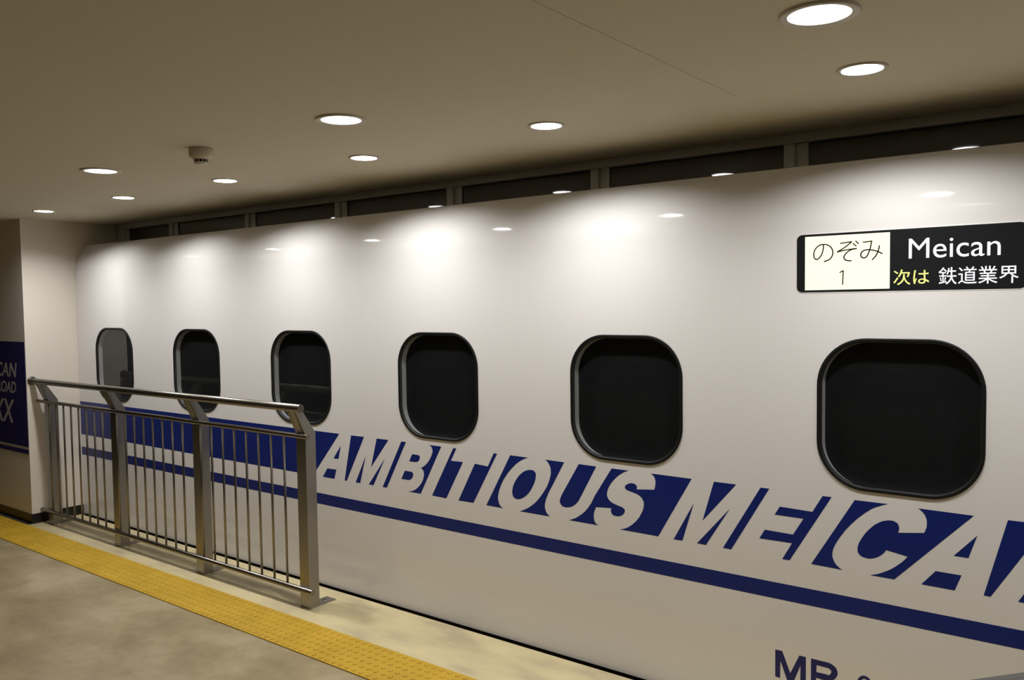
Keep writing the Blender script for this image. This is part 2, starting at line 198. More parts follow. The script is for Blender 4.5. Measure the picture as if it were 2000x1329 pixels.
def mat(name, col, rough=0.5, metal=0.0, spec=0.5, coat=0.0, coat_rough=0.05, emit=None, strength=0.0, ior=None):
    mt = bpy.data.materials.new(name); mt.use_nodes = True
    b = mt.node_tree.nodes['Principled BSDF']
    b.inputs['Base Color'].default_value = col if len(col) == 4 else (*col, 1)
    b.inputs['Roughness'].default_value = rough
    b.inputs['Metallic'].default_value = metal
    b.inputs['Specular IOR Level'].default_value = spec
    b.inputs['Coat Weight'].default_value = coat
    b.inputs['Coat Roughness'].default_value = coat_rough
    if ior: b.inputs['IOR'].default_value = ior
    if emit:
        b.inputs['Emission Color'].default_value = (*emit[:3], 1)
        b.inputs['Emission Strength'].default_value = strength
    return mt

def nodes(mt): return mt.node_tree.nodes, mt.node_tree.links, mt.node_tree.nodes['Principled BSDF']

def noise(mt, scale, detail=4, coord='Object', stretch=(1, 1, 1), rough=0.5):
    N, L, b = nodes(mt)
    tc = N.new('ShaderNodeTexCoord'); mp = N.new('ShaderNodeMapping'); nz = N.new('ShaderNodeTexNoise')
    mp.inputs['Scale'].default_value = stretch
    nz.inputs['Scale'].default_value = scale; nz.inputs['Detail'].default_value = detail
    nz.inputs['Roughness'].default_value = rough
    L.new(tc.outputs[coord], mp.inputs['Vector']); L.new(mp.outputs[0], nz.inputs['Vector'])
    return nz.outputs['Fac']

def ramp(mt, fac, stops):
    N, L, b = nodes(mt)
    r = N.new('ShaderNodeValToRGB'); L.new(fac, r.inputs[0])
    e = r.color_ramp.elements
    e[0].position, e[0].color = stops[0][0], stops[0][1]
    e[1].position, e[1].color = stops[-1][0], stops[-1][1]
    for p, c in stops[1:-1]:
        k = e.new(p); k.color = c
    return r.outputs[0]

def bump(mt, fac, strength, dist=0.002):
    N, L, b = nodes(mt)
    bp = N.new('ShaderNodeBump'); bp.inputs['Strength'].default_value = strength; bp.inputs['Distance'].default_value = dist
    L.new(fac, bp.inputs['Height']); L.new(bp.outputs[0], b.inputs['Normal'])

# carriage paint, with the hairline joint between two panels
M_PAINT = mat('carriage_paint', (0.78, 0.76, 0.745), 0.5, spec=0.0, coat=1.0, coat_rough=0.055)
N, L, B = nodes(M_PAINT)
tc = N.new('ShaderNodeTexCoord'); sx = N.new('ShaderNodeSeparateXYZ'); L.new(tc.outputs['Object'], sx.inputs[0])
sub = N.new('ShaderNodeMath'); sub.operation = 'ADD'; sub.inputs[1].default_value = 1.399; L.new(sx.outputs[0], sub.inputs[0])
md = N.new('ShaderNodeMath'); md.operation = 'PINGPONG'; md.inputs[1].default_value = 0.59865; L.new(sub.outputs[0], md.inputs[0])
lt = N.new('ShaderNodeMath'); lt.operation = 'LESS_THAN'; lt.inputs[1].default_value = 0.0009; L.new(md.outputs[0], lt.inputs[0])
mx = N.new('ShaderNodeMix'); mx.data_type = 'RGBA'; L.new(lt.outputs[0], mx.inputs[0])
mx.inputs[6].default_value = (0.78, 0.76, 0.745, 1); mx.inputs[7].default_value = (0.725, 0.705, 0.69, 1)
L.new(mx.outputs[2], B.inputs['Base Color'])

M_BLUE = mat('blue_vinyl', srgb(14, 34, 108), 0.35, spec=0.4)
M_NAVY = mat('navy_vinyl', srgb(20, 28, 96), 0.4, spec=0.4)
M_RUBBER = mat('black_rubber', (0.006, 0.006, 0.006), 0.5, spec=0.25)
M_REVEAL = mat('window_reveal', (0.56, 0.555, 0.555), 0.35, spec=0.4)
M_INNER = mat('dim_interior', (0.014, 0.0155, 0.0165), 0.5, spec=0.2)  # dimness of the space behind the glass, put into the colour
M_GLASS = bpy.data.materials.new('clear_glass'); M_GLASS.use_nodes = True
N, L = M_GLASS.node_tree.nodes, M_GLASS.node_tree.links
N.remove(N['Principled BSDF'])
gl = N.new('ShaderNodeBsdfGlossy'); gl.inputs['Roughness'].default_value = 0.015; gl.inputs['Color'].default_value = (1, 1, 1, 1)
tr = N.new('ShaderNodeBsdfTransparent'); tr.inputs['Color'].default_value = (0.87, 0.88, 0.88, 1)
fr = N.new('ShaderNodeFresnel'); fr.inputs['IOR'].default_value = 1.45
mxs = N.new('ShaderNodeMixShader')
geo = N.new('ShaderNodeNewGeometry'); inv = N.new('ShaderNodeMath'); inv.operation = 'SUBTRACT'; inv.inputs[0].default_value = 1.0
L.new(geo.outputs['Backfacing'], inv.inputs[1])
mul = N.new('ShaderNodeMath'); mul.operation = 'MULTIPLY'; L.new(fr.outputs[0], mul.inputs[0]); L.new(inv.outputs[0], mul.inputs[1])
L.new(mul.outputs[0], mxs.inputs[0]); L.new(tr.outputs[0], mxs.inputs[1]); L.new(gl.outputs[0], mxs.inputs[2])
L.new(mxs.outputs[0], N['Material Output'].inputs['Surface'])
M_SIGNFACE = mat('sign_black', (0.012, 0.013, 0.014), 0.25, spec=0.35)
M_LITPANEL = mat('lit_panel', (0.08, 0.08, 0.06), 0.5, emit=(1.0, 1.0, 0.74), strength=1.1)
M_LITWHITE = mat('lit_white', (0.08, 0.08, 0.08), 0.4, emit=(0.94, 0.95, 1.0), strength=1.0)
M_LITYELLOW = mat('lit_yellow', (0.08, 0.08, 0.04), 0.4, emit=(0.97, 0.96, 0.27), strength=0.95)
M_OLIVE = mat('sign_olive_ink', (0.035, 0.032, 0.002), 0.6, spec=0.2)
M_STEEL = mat('satin_stainless', (0.37, 0.355, 0.33), 0.40, metal=1.0)
bump(M_STEEL, noise(M_STEEL, 60, 3, stretch=(1, 1, 0.03)), 0.12, 0.0006)
M_STEELRAIL = mat('polished_stainless', (0.28, 0.26, 0.23), 0.30, metal=1.0)
M_BAR = mat('bar_stainless', (0.27, 0.245, 0.20), 0.36, metal=1.0)
M_BOLT = mat('bolt_steel', (0.35, 0.34, 0.33), 0.35, metal=1.0)
M_WALL = mat('wall_paint', (0.80, 0.745, 0.665), 0.45, spec=0.3)
bump(M_WALL, noise(M_WALL, 160, 3), 0.06, 0.001)
M_CEIL = mat('ceiling_paint', (0.66, 0.61, 0.50), 0.75, spec=0.25)
bump(M_CEIL, noise(M_CEIL, 220, 3), 0.08, 0.001)
M_ROOM = mat('room_wall_paint', (0.34, 0.32, 0.28), 0.6, spec=0.3)
M_BASE = mat('black_baseboard', (0.012, 0.011, 0.010), 0.35, spec=0.4)
M_DARK = mat('dark_pit', (0.05, 0.036, 0.022), 0.8)  # shade of the gap below the carriage put into the colour
M_ALU = mat('grey_aluminium', (0.55, 0.55, 0.53), 0.45, metal=0.3)
M_PANE = mat('dark_partition_glass', (0.03, 0.026, 0.026), 0.03, spec=0.5, ior=1.5)
M_TRIM = mat('downlight_trim', (0.62, 0.58, 0.52), 0.4, spec=0.4)
M_REFL = mat('downlight_reflector', (0.60, 0.61, 0.63), 0.35, spec=0.5, emit=(0.93, 0.97, 1.0), strength=0.40)  # faint glow added so the cone looks lit by its lamp
M_LAMPL = mat('lamp_large', (0.9, 0.9, 0.9), 0.4, emit=(0.90, 0.95, 1.0), strength=30.0)
M_LAMPS = mat('lamp_small', (0.9, 0.9, 0.9), 0.4, emit=(0.97, 0.97, 1.0), strength=24.0)
M_PLASTIC = mat('detector_plastic', (0.60, 0.55, 0.46), 0.5, spec=0.4)
M_SLOT = mat('vent_black', (0.01, 0.009, 0.007), 0.7)
M_SIGNNAVY = mat('wall_sign_navy', srgb(46, 42, 104), 0.45, spec=0.35)
M_SILVER = mat('wall_sign_silver', (0.55, 0.54, 0.52), 0.45, spec=0.4)
M_FABRIC = mat('grey_fabric', (0.16, 0.155, 0.15), 0.9, spec=0.1)
N, L, B = nodes(M_FABRIC)
wv = N.new('ShaderNodeTexWave'); wv.inputs['Scale'].default_value = 60; wv.bands_direction = 'Z'
tc = N.new('ShaderNodeTexCoord'); L.new(tc.outputs['Object'], wv.inputs['Vector'])
L.new(ramp(M_FABRIC, wv.outputs['Fac'], [(0.2, (0.10, 0.098, 0.09, 1)), (0.8, (0.20, 0.195, 0.19, 1))]), B.inputs['Base Color'])

# polished, mottled floor
M_FLOOR = mat('polished_concrete', (0.42, 0.37, 0.28), 0.28, spec=0.4)
N, L, B = nodes(M_FLOOR)
n1 = noise(M_FLOOR, 2.0, 7, stretch=(1.0, 1.3, 1), rough=0.6)
c1 = ramp(M_FLOOR, n1, [(0.34, (0.275, 0.222, 0.126, 1)), (0.50, (0.345, 0.280, 0.163, 1)), (0.68, (0.46, 0.385, 0.245, 1))])
n2 = noise(M_FLOOR, 14, 5)
mx = N.new('ShaderNodeMix'); mx.data_type = 'RGBA'; mx.blend_type = 'MULTIPLY'; mx.inputs[0].default_value = 1.0
c2 = ramp(M_FLOOR, n2, [(0.3, (0.92, 0.91, 0.90, 1)), (0.7, (1.04, 1.04, 1.04, 1))])
L.new(c1, mx.inputs[6]); L.new(c2, mx.inputs[7]); L.new(mx.outputs[2], B.inputs['Base Color'])

# smoother cream finish of the strip along the carriage
M_EDGE = mat('cream_edge_screed', (0.64, 0.54, 0.30), 0.32, spec=0.4)
N, L, B = nodes(M_EDGE)
L.new(ramp(M_EDGE, noise(M_EDGE, 2.6, 4, stretch=(1, 2.2, 1)), [(0.34, (0.46, 0.39, 0.245, 1)), (0.48, (0.58, 0.495, 0.29, 1)), (0.64, (0.655, 0.56, 0.32, 1))]), B.inputs['Base Color'])

M_YELLOW = mat('yellow_tactile_rubber', srgb(222, 168, 40), 0.5, spec=0.35)
N, L, B = nodes(M_YELLOW)
L.new(ramp(M_YELLOW, noise(M_YELLOW, 5, 5), [(0.3, srgb(182, 146, 38)), (0.7, srgb(198, 160, 46))]), B.inputs['Base Color'])

# ------------------------------------------------------------------ the setting
def struct(name, bm, mt, parent=None, **k):
    o = obj(name, bm, mt, parent, **k)
    if parent is None: o['kind'] = 'structure'
    return o

GAP = 0.030
bm = newbox(XFAR, XR, YF, -0.4700, -0.25, 0.0)
struct('floor', bm, M_FLOOR)
struct('trim_2', newbox(XL, XR, -0.4698, -GAP, -0.25, 0.0), M_EDGE)              # cream floor strip beside the carriage
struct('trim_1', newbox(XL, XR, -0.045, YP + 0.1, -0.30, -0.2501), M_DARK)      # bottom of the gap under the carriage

LARGE = [(-0.717, -1.158), (-2.611, -1.146), (-4.538, -1.165), (-6.45, -1.160), (1.19, -1.158)]
SMALLS = [(-0.777, -0.531), (-2.057, -0.503), (-3.197, -0.490), (-4.370, -0.512), (-5.519, -0.530), (-6.689, -0.540), (0.43, -0.52), (1.62, -0.52)]
R_LARGE, R_SMALL = 0.084, 0.064

def circle(c, r, n=48): return [(c[0] + r * math.cos(2 * PI * k / n), c[1] + r * math.sin(2 * PI * k / n)) for k in range(n)]
bm = bmesh.new()
fill(bm, [[(XFAR, YF), (XR, YF), (XR, YP + 0.1), (XFAR, YP + 0.1)]] + [circle(c, R_LARGE) for c in LARGE] + [circle(c, R_SMALL) for c in SMALLS],
     lambda a, b: (a, b, CEIL))
for f in bm.faces:
    f.normal_update()
    if f.normal.z > 0: f.normal_flip()
me = bpy.data.meshes.new('ceiling'); bm.to_mesh(me); bm.free(); me.materials.append(M_CEIL)
ceiling = bpy.data.objects.new('ceiling', me); COL.objects.link(ceiling); ceiling['kind'] = 'structure'
# taped board joint in the ceiling
struct('joint', newbox(-1.2409, -1.2391, -1.9, -0.45, CEIL - 0.0006, CEIL - 0.0001), mat('ceiling_joint', (0.40, 0.35, 0.27), 0.8), ceiling)

struct('wall_left', newbox(XFAR, XL, YC, YP + 0.1, 0, CEIL), M_WALL)
bm = newbox(XFAR, XL + 0.006, YC - 0.006, YC - 0.0005, 0.0005, 0.082)
struct('baseboard_left', bm, M_BASE)
struct('baseboard_end', newbox(XL + 0.0005, XL + 0.006, YC, -0.005, 0.0005, 0.082), M_BASE)
struct('wall_front', newbox(XFAR, XR, YF - 0.1, YF, 0, CEIL), M_ROOM)
struct('trim_4', newbox(XFAR, XR, YF, YF + 0.004, 0.50, 0.88), M_NAVY)           # navy band across the room, mirrored in the windows
struct('wall_right', newbox(XR, XR + 0.1, YF, YP + 0.1, 0, CEIL), M_ROOM)
struct('wall_far', newbox(XFAR - 0.1, XFAR, YF, YC, 0, CEIL), M_ROOM)

# glazed partition behind the carriage roof
win = empty('window_1', (0, YP, ROOF_Z)); win['kind'] = 'structure'
def wpart(name, mt, x0, x1, y0, y1, z0, z1, bev=0.0):
    bm = newbox(x0, x1, y0 - YP, y1 - YP, z0 - ROOF_Z, z1 - ROOF_Z, bevel=bev)
    return obj(name, bm, mt, win)
wpart('header', M_ALU, XL + 0.001, XR - 0.001, YP, YP + 0.05, 2.487, CEIL - 0.001, 0.002)
mull = [-7.371, -6.525, -5.468, -4.443, -3.419, -2.394, -1.359, -0.33, 0.70, 1.73, 2.76]
for i, x in enumerate(mull):
    wd = 0.105 if i == 0 else 0.050
    mo = wpart('mullion', M_ALU, x, x + wd, YP + 0.006, YP + 0.05, ROOF_Z + 0.001, 2.487, 0.002)
    bm = newbox(x + wd, x + wd + 0.055, 0.024, 0.05, 0.001, 2.487 - ROOF_Z)
    obj('sash', bm, M_ALU, win)
    nx = mull[i + 1] if i + 1 < len(mull) else XR - 0.002
    wpart('pane', M_PANE, x + wd + 0.055, nx, YP + 0.034, YP + 0.040, ROOF_Z + 0.001, 2.487)
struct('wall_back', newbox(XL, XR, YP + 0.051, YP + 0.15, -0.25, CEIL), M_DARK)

struct('trim_3', newbox(XL + 0.005, XR - 0.003, 0.012, 0.03, -0.25, 0.004), M_DARK)     # added dark board standing in for the shade in the gap
# ------------------------------------------------------------------ the carriage
train = tag(empty('train_carriage', (0, 0, 0)), 'white train carriage side with dark rounded windows and blue AMBITIOUS MEICAN lettering', 'train')
X0, X1 = XL + 0.004, XR - 0.002
bm = bmesh.new()
ZF = 1.80
holes = [rrect(WIN_W - 0.03, WIN_H - 0.03, WIN_R - 0.015, 14, WIN_X0 + i * WIN_STEP, WIN_Z) for i in range(NWIN)]
fill(bm, [[(X0, 0.004), (X1, 0.004), (X1, ZF), (X0, ZF)]] + holes, lambda a, b: (a, 0.0, b))
RC, ZC = 0.38, 2.0715                                # the side bends back on this radius above this height
thm = math.asin((ROOF_Z - ZC) / RC)
prof2 = [(0.0, ZF), (0.0, ZC)] + [(RC * (1 - math.cos(thm * k / 32)), ZC + RC * math.sin(thm * k / 32)) for k in range(1, 33)]
la = [bm.verts.new((X0, y, z)) for y, z in prof2]; lb = [bm.verts.new((X1, y, z)) for y, z in prof2]
for i in range(len(la) - 1):
    f = bm.faces.new((la[i], lb[i], lb[i + 1], la[i + 1])); f.smooth = True
# flat roof back to the partition, on edges of its own so that the crease stays sharp
ra, rb = bm.verts.new((X0, ROOF_Y, ROOF_Z)), bm.verts.new((X1, ROOF_Y, ROOF_Z))
rc, rd = bm.verts.new((X1, YP - 0.001, ROOF_Z)), bm.verts.new((X0, YP - 0.001, ROOF_Z))
bm.faces.new((ra, rb, rc, rd))
# left end plate
ea = [bm.verts.new((X0, y, z)) for y, z in [(0.0, 0.004)] + [tuple(v) for v in prof2]] + [bm.verts.new((X0, YP - 0.001, ROOF_Z)), bm.verts.new((X0, YP - 0.001, 0.004))]
bm.faces.new(ea)
for f in bm.faces:
    f.normal_update()
    if abs(f.normal.x) < 0.5:
        if f.normal.y > 0.01 or (abs(f.normal.y) <= 0.01 and f.normal.z < 0): f.normal_flip()
me = bpy.data.meshes.new('body_shell'); bm.to_mesh(me); bm.free(); me.materials.append(M_PAINT)
sh = bpy.data.objects.new('body_shell', me); COL.objects.link(sh); sh.parent = train

DEPTH = 0.044
def L3(w, h, r, y, dz=0.0): return [(a, y, b + dz) for a, b in rrect(w, h, r)]
def make_window():
    """reveal (the window itself) behind a nearly flush pane, with its gasket and a dark sheet standing in for the dim interior"""
    bm = bmesh.new()
    ring_strip(bm, L3(WIN_W - 0.034, WIN_H - 0.034, WIN_R - 0.017, 0.0015), L3(WIN_W - 0.038, WIN_H - 0.026, WIN_R - 0.019, DEPTH + 0.004, -0.006))
    rv = obj('window', bm, M_REVEAL, train)
    bm = bmesh.new()
    seq = [(0.0, 0.0005), (-0.0006, -0.0030), (-0.004, -0.0052), (-0.012, -0.0058), (-0.022, -0.0050), (-0.029, -0.0030), (-0.033, 0.001), (-0.036, 0.0035), (-0.036, 0.010)]
    for (d0, y0), (d1, y1) in zip(seq, seq[1:]):
        ring_strip(bm, L3(WIN_W + d0, WIN_H + d0, WIN_R + d0 / 2, y0), L3(WIN_W + d1, WIN_H + d1, WIN_R + d1 / 2, y1))
    bmesh.ops.remove_doubles(bm, verts=bm.verts[:], dist=1e-5)
    obj('gasket', bm, M_RUBBER, rv)
    def sheet(d, dh, y0, th, dz=0.0):
        bm = bmesh.new()
        fs = fill(bm, [rrect(WIN_W - d, WIN_H - dh, WIN_R - d / 2)], lambda a, b: (a, y0, b + dz))
        r = bmesh.ops.extrude_face_region(bm, geom=fs)
        bmesh.ops.translate(bm, verts=[v for v in r['geom'] if isinstance(v, bmesh.types.BMVert)], vec=(0, th, 0))
        return bm
    obj('pane', sheet(0.035, 0.035, 0.0050, 0.0030), M_GLASS, rv)
    obj('dim_interior_sheet', sheet(0.0385, 0.0265, DEPTH, 0.004, -0.006), M_INNER, rv)  # added sheet in place of the dim space inside
    return rv
w0 = make_window()
for i in range(NWIN):
    if i == 0: o = w0
    else:
        o = w0.copy(); COL.objects.link(o); o.parent = train
        for ch in list(w0.children):
            c = ch.copy(); COL.objects.link(c); c.parent = o
    o.location = (WIN_X0 + i * WIN_STEP, 0, WIN_Z)

# blue livery
Y_V, T_V = -0.0002, 0.0003
ZT, ZB = 0.9885, 0.6995
bm = bmesh.new()
vinyl(bm, [[(X0, ZB), (-4.272, ZB), (-4.0101, ZT), (X0, ZT)]], Y_V, T_V)
obj('blue_band', bm, M_BLUE, train)
bm = bmesh.new(); vinyl(bm, [[(X0, 0.5219), (X1, 0.5219), (X1, 0.5911), (X0, 0.5911)]], Y_V, T_V)
obj('pinstripe', bm, M_BLUE, train)
for nm, polys in (('ambitious_lettering', AMBITIOUS), ('meican_lettering', MEICAN)):
    bm = bmesh.new()
    for p in polys: vinyl(bm, [p], Y_V, T_V)
    obj(nm, bm, M_BLUE, train)
bm = bmesh.new()
vinyl(bm, [CARRIAGE_CODE[0]], Y_V, T_V); vinyl(bm, [CARRIAGE_CODE[1], CODE_HOLE[0]], Y_V, T_V)
obj('code_lettering', bm, M_NAVY, train)
bm = bmesh.new()
zero = lambda rx, rz: [(-0.894 + rx * math.cos(a * PI / 20), 0.234 + rz * math.sin(a * PI / 20)) for a in range(40)]
vinyl(bm, [zero(0.033, 0.050), zero(0.0195, 0.038)], Y_V, T_V)
obj('code_digit', bm, M_NAVY, train)

# destination display
SX0, SX1, SZ0, SZ1 = -1.169, -0.364, 1.811, 2.044
scx, scz, sw, shh = (SX0 + SX1) / 2, (SZ0 + SZ1) / 2, SX1 - SX0, SZ1 - SZ0
bm = bmesh.new()
def LS(d, y): return [(a, y, b) for a, b in rrect(sw + 2 * d, shh + 2 * d, 0.022 + d, 8, scx, scz)]
seq = [(0.008, 0.0003), (0.005, -0.0002), (0.002, -0.0014), (0.0003, -0.0018), (-0.0005, 0.0)]
for (d0, y0), (d1, y1) in zip(seq, seq[1:]): ring_strip(bm, LS(d0, y0), LS(d1, y1))
bmesh.ops.remove_doubles(bm, verts=bm.verts[:], dist=1e-5)
disp = obj('destination_display', bm, M_PAINT, train)
bm = bmesh.new(); vinyl(bm, [rrect(sw, shh, 0.022, 8, scx, scz)], -0.0005, 0.0015)
obj('display_face', bm, M_SIGNFACE, disp)
bm = bmesh.new(); vinyl(bm, [[(-1.1355, 1.8200), (-0.8135, 1.8203), (-0.8135, 2.0353), (-1.1355, 2.0352)]], -0.0021, 0.0004)
obj('lit_panel', bm, M_LITPANEL, disp)

def smooth_line(p, n=6):
    out = []
    for i in range(len(p) - 1):
        a, b, c, d = (Vector(p[max(i - 1, 0)]), Vector(p[i]), Vector(p[i + 1]), Vector(p[min(i + 2, len(p) - 1)]))
        # keep sharp corners sharp
        def sharp(u, v, x): return (v - u).length > 1e-9 and (x - v).length > 1e-9 and (v - u).angle(x - v) > 1.0
        tb = (c - a) / 2 if i > 0 and not sharp(a, b, c) else (c - b)
        tc_ = (d - b) / 2 if i + 2 < len(p) and not sharp(b, c, d) else (c - b)
        lim = (c - b).length
        if tb.length > lim: tb = tb.normalized() * lim
        if tc_.length > lim: tc_ = tc_.normalized() * lim
        for k in range(n):
            t = k / n
            out.append((2 * t ** 3 - 3 * t * t + 1) * b + (t ** 3 - 2 * t * t + t) * tb + (-2 * t ** 3 + 3 * t * t) * c + (t ** 3 - t * t) * tc_)
    out.append(Vector(p[-1]))
    return out

def ribbon(bm, pts, wd, y, t):
    for a, b in zip(pts, pts[1:]):
        d = (b - a)
        if d.length < 1e-7: continue
        d.normalize(); n = Vector((-d.y, d.x)) * wd / 2; e = d * wd * 0.25
        q = [a - e + n, a - e - n, b + e - n, b + e + n]
        f0 = [bm.verts.new((v.x, y, v.y)) for v in q]; f1 = [bm.verts.new((v.x, y - t, v.y)) for v in q]
        bm.faces.new(f1)
        for i in range(4): bm.faces.new((f0[i], f0[(i + 1) % 4], f1[(i + 1) % 4], f1[i]))
for nm, strokes in (('service_lettering', NOZOMI[:-1]), ('number_lettering', NOZOMI[-1:])):
    bm = bmesh.new()
    for s in strokes:
        straight = len(s) == 2 or nm == 'number_lettering'
        ribbon(bm, [Vector(p) for p in s] if straight else smooth_line(s), 0.0047, -0.0024, 0.0003)
    obj(nm, bm, M_OLIVE, disp)

def text(name, body, x0, x1, z0, z1, y, mt, parent, bold=0.0, t=0.0004, shear=0.0, keep=None):
    """lettering cut as thin solid letters, fitted to the box (x0..x1, z0..z1) on the plane y"""
    c = bpy.data.curves.new('t', 'FONT'); c.body = body; c.size = 1.0; c.offset = bold; c.shear = shear; c.resolution_u = 6
    o = bpy.data.objects.new('t', c); COL.objects.link(o)
    dg = bpy.context.evaluated_depsgraph_get()
    me = bpy.data.meshes.new_from_object(o.evaluated_get(dg))
    bpy.data.objects.remove(o); bpy.data.curves.remove(c)
    xs = [v.co.x for v in me.vertices]; ys = [v.co.y for v in me.vertices]
    a, b, p, q = min(xs), max(xs), min(ys), max(ys)
    kz = (z1 - z0) / (q - p)
    kx = (x1 - x0) / (b - a) if x0 is not None else kz * keep
    xx0 = x0 if x0 is not None else x1 - kx * (b - a)
    for v in me.vertices:
        X, Y = v.co.x, v.co.y
        v.co = (xx0 + (X - a) * kx, y, z0 + (Y - p) * kz)
    bm = bmesh.new(); bm.from_mesh(me); bpy.data.meshes.remove(me)
    bmesh.ops.remove_doubles(bm, verts=bm.verts[:], dist=1e-6)
    r = bmesh.ops.extrude_face_region(bm, geom=bm.faces[:])
    bmesh.ops.translate(bm, verts=[v for v in r['geom'] if isinstance(v, bmesh.types.BMVert)], vec=(0, -t, 0))
    for f in bm.faces: f.smooth = False
    return obj(name, bm, mt, parent)
text('station_lettering', 'Meican', -0.747, -0.445, 1.9307, 2.0062, -0.0019, M_LITWHITE, disp, bold=0.0)
text('next_lettering', '次は', -0.8004, -0.6753, 1.8327, 1.8918, -0.0019, M_LITYELLOW, disp, bold=0.004)
text('next_stop_lettering', '鉄道業界', -0.6443, -0.3887, 1.8308, 1.8949, -0.0019, M_LITWHITE, disp, bold=0.003)

# ------------------------------------------------------------------ sign on the dark wall at the far left
ys = YC - 0.0005
sign = tag(empty('wall_sign', (XL - 0.3, YC, 1.08)), 'navy wall sign with silver letters CAN, ROAD and XX at the left edge', 'sign')
def spart(name, bm, mt):
    bmesh.ops.translate(bm, verts=bm.verts[:], vec=(-(XL - 0.3), -YC, -1.08))
    return obj(name, bm, mt, sign)
spart('sign_panel', newbox(XL - 1.9, XL - 0.012, YC - 0.0025, YC - 0.0005, 0.643, 1.520), M_SIGNNAVY)
spart('stripe', newbox(XL - 1.9, XL - 0.012, YC - 0.0025, YC - 0.0005, 0.583, 0.620), M_SIGNNAVY)
for body, xr, z0, z1, kp in (('MEICAN', -7.567, 1.217, 1.341, 1.15), ('RAILROAD', -7.598, 1.083, 1.181, 1.0), ('XX', -7.645, 0.827, 1.027, 1.0)):
    o = text('sign_lettering', body, None, xr, z0, z1, YC - 0.0026, M_SILVER, sign, bold=0.012, t=0.0003, shear=0.22, keep=kp)
    for v in o.data.vertices: v.co -= Vector((XL - 0.3, YC, 1.08))

# ------------------------------------------------------------------ the railing
rail = tag(empty('railing', (-5.6, -0.30, 0)), 'stainless steel railing with thin vertical bars in front of the carriage', 'railing')
RX, RY = -5.6, -0.30
def rpart(name, bm, mt, parent=rail):
    if parent is rail: bmesh.ops.translate(bm, verts=bm.verts[:], vec=(-RX, -RY, 0))
    return obj(name, bm, mt, parent)
HY, HZ, HR = -0.385, 1.196, 0.0235
RYY = -0.345
rpart('handrail', tube(bmesh.new(), (XL + 0.004, HY, HZ), (-3.888, HY, HZ), HR, 32, 0.001), M_STEELRAIL)
rpart('mid_rail', tube(bmesh.new(), (XL + 0.004, RYY, 1.026), (-3.880, RYY, 1.026), 0.0145, 24, 0.001), M_STEELRAIL)
rpart('bottom_rail', tube(bmesh.new(), (XL + 0.004, RYY, 0.110), (-3.872, RYY, 0.110), 0.0170, 24, 0.001), M_STEELRAIL)
rpart('wall_flange', tube(bmesh.new(), (XL + 0.0005, HY, HZ), (XL + 0.010, HY, HZ), 0.036, 32, 0.002), M_STEELRAIL)
PW, PY0, PY1, PZ = 0.086, -0.336, -0.262, 1.030
def make_post():
    """box post, local origin at the middle of its foot"""
    h = PW / 2; y0, y1 = PY0 - RY, PY1 - RY
    p = rpart('post', newbox(-h, h, y0, y1, 0.0, PZ, bevel=0.0025), M_STEEL, rail)
    bm = bmesh.new()
    hy = HY - RY
    def plate(xa, xb, poly):
        a = [bm.verts.new((xa, y, z)) for y, z in poly]; b = [bm.verts.new((xb, y, z)) for y, z in poly]
        bm.faces.new(a); bm.faces.new(b[::-1])
        for i in range(len(a)): bm.faces.new((a[i], a[(i + 1) % len(a)], b[(i + 1) % len(b)], b[i]))
    side = [(y0, PZ - 0.004), (y1, PZ - 0.004), (y1, PZ + 0.008), (hy + 0.026, HZ - 0.012), (hy - 0.014, HZ - 0.018), (y0, PZ + 0.006)]
    plate(h - 0.009, h, side); plate(-h, -h + 0.009, side)
    front = [(y0 + 0.004, PZ - 0.004), (y1 - 0.03, PZ - 0.004), (hy + 0.010, HZ - 0.022), (hy - 0.008, HZ - 0.022)]
    plate(-h + 0.009, h - 0.022, front)
    b = obj('bracket', bm, M_STEEL, p)
    bp = obj('base_plate', newbox(-h + 0.001, h - 0.001, y0 - 0.001, y1 + 0.125, 0.0, 0.006, bevel=0.0012), M_STEEL, p)
    bm = bmesh.new(); lathe(bm, [(0.0, 0.020), (0.005, 0.019), (0.005, 0.014), (0.010, 0.014), (0.010, 0.006)], 6, (0, y1 + 0.075, 0.0))
    for f in bm.faces: f.smooth = False
    lathe(bm, [(0.0, 0.0075), (0.014, 0.0075), (0.014, 0.006)], 16, (0, y1 + 0.075, 0.0))
    obj('bolt', bm, M_BOLT, p)
    return p
p0 = make_post()
# the make_post mesh was moved by rpart; undo so that its origin is its foot
for v in p0.data.vertices: v.co.x += RX; v.co.y += RY
for i in range(4):
    if i == 0: o = p0
    else:
        o = p0.copy(); COL.objects.link(o); o.parent = rail
        for ch in list(p0.children):
            c = ch.copy(); COL.objects.link(c); c.parent = o
    o.location = (-7.2133 + 1.0997 * i - PW / 2 - RX, 0, 0)
bal = None
for b in range(3):
    xr = -7.2133 + 1.0997 * b
    for k in range(1, 9):
        x = xr + 0.013 + (k - 1) * 0.1262 + 0.012
        if k == 1 and False: continue
        if x > xr + 1.0997 - PW - 0.02: continue
        if bal is None:
            bal = obj('baluster', tube(bmesh.new(), (0, RYY - RY, 0.110 + 0.012), (0, RYY - RY, 1.026 - 0.010), 0.0072, 14), M_BAR, rail); o = bal
        else:
            o = bal.copy(); COL.objects.link(o); o.parent = rail
        o.location = (x - RX, 0, 0)

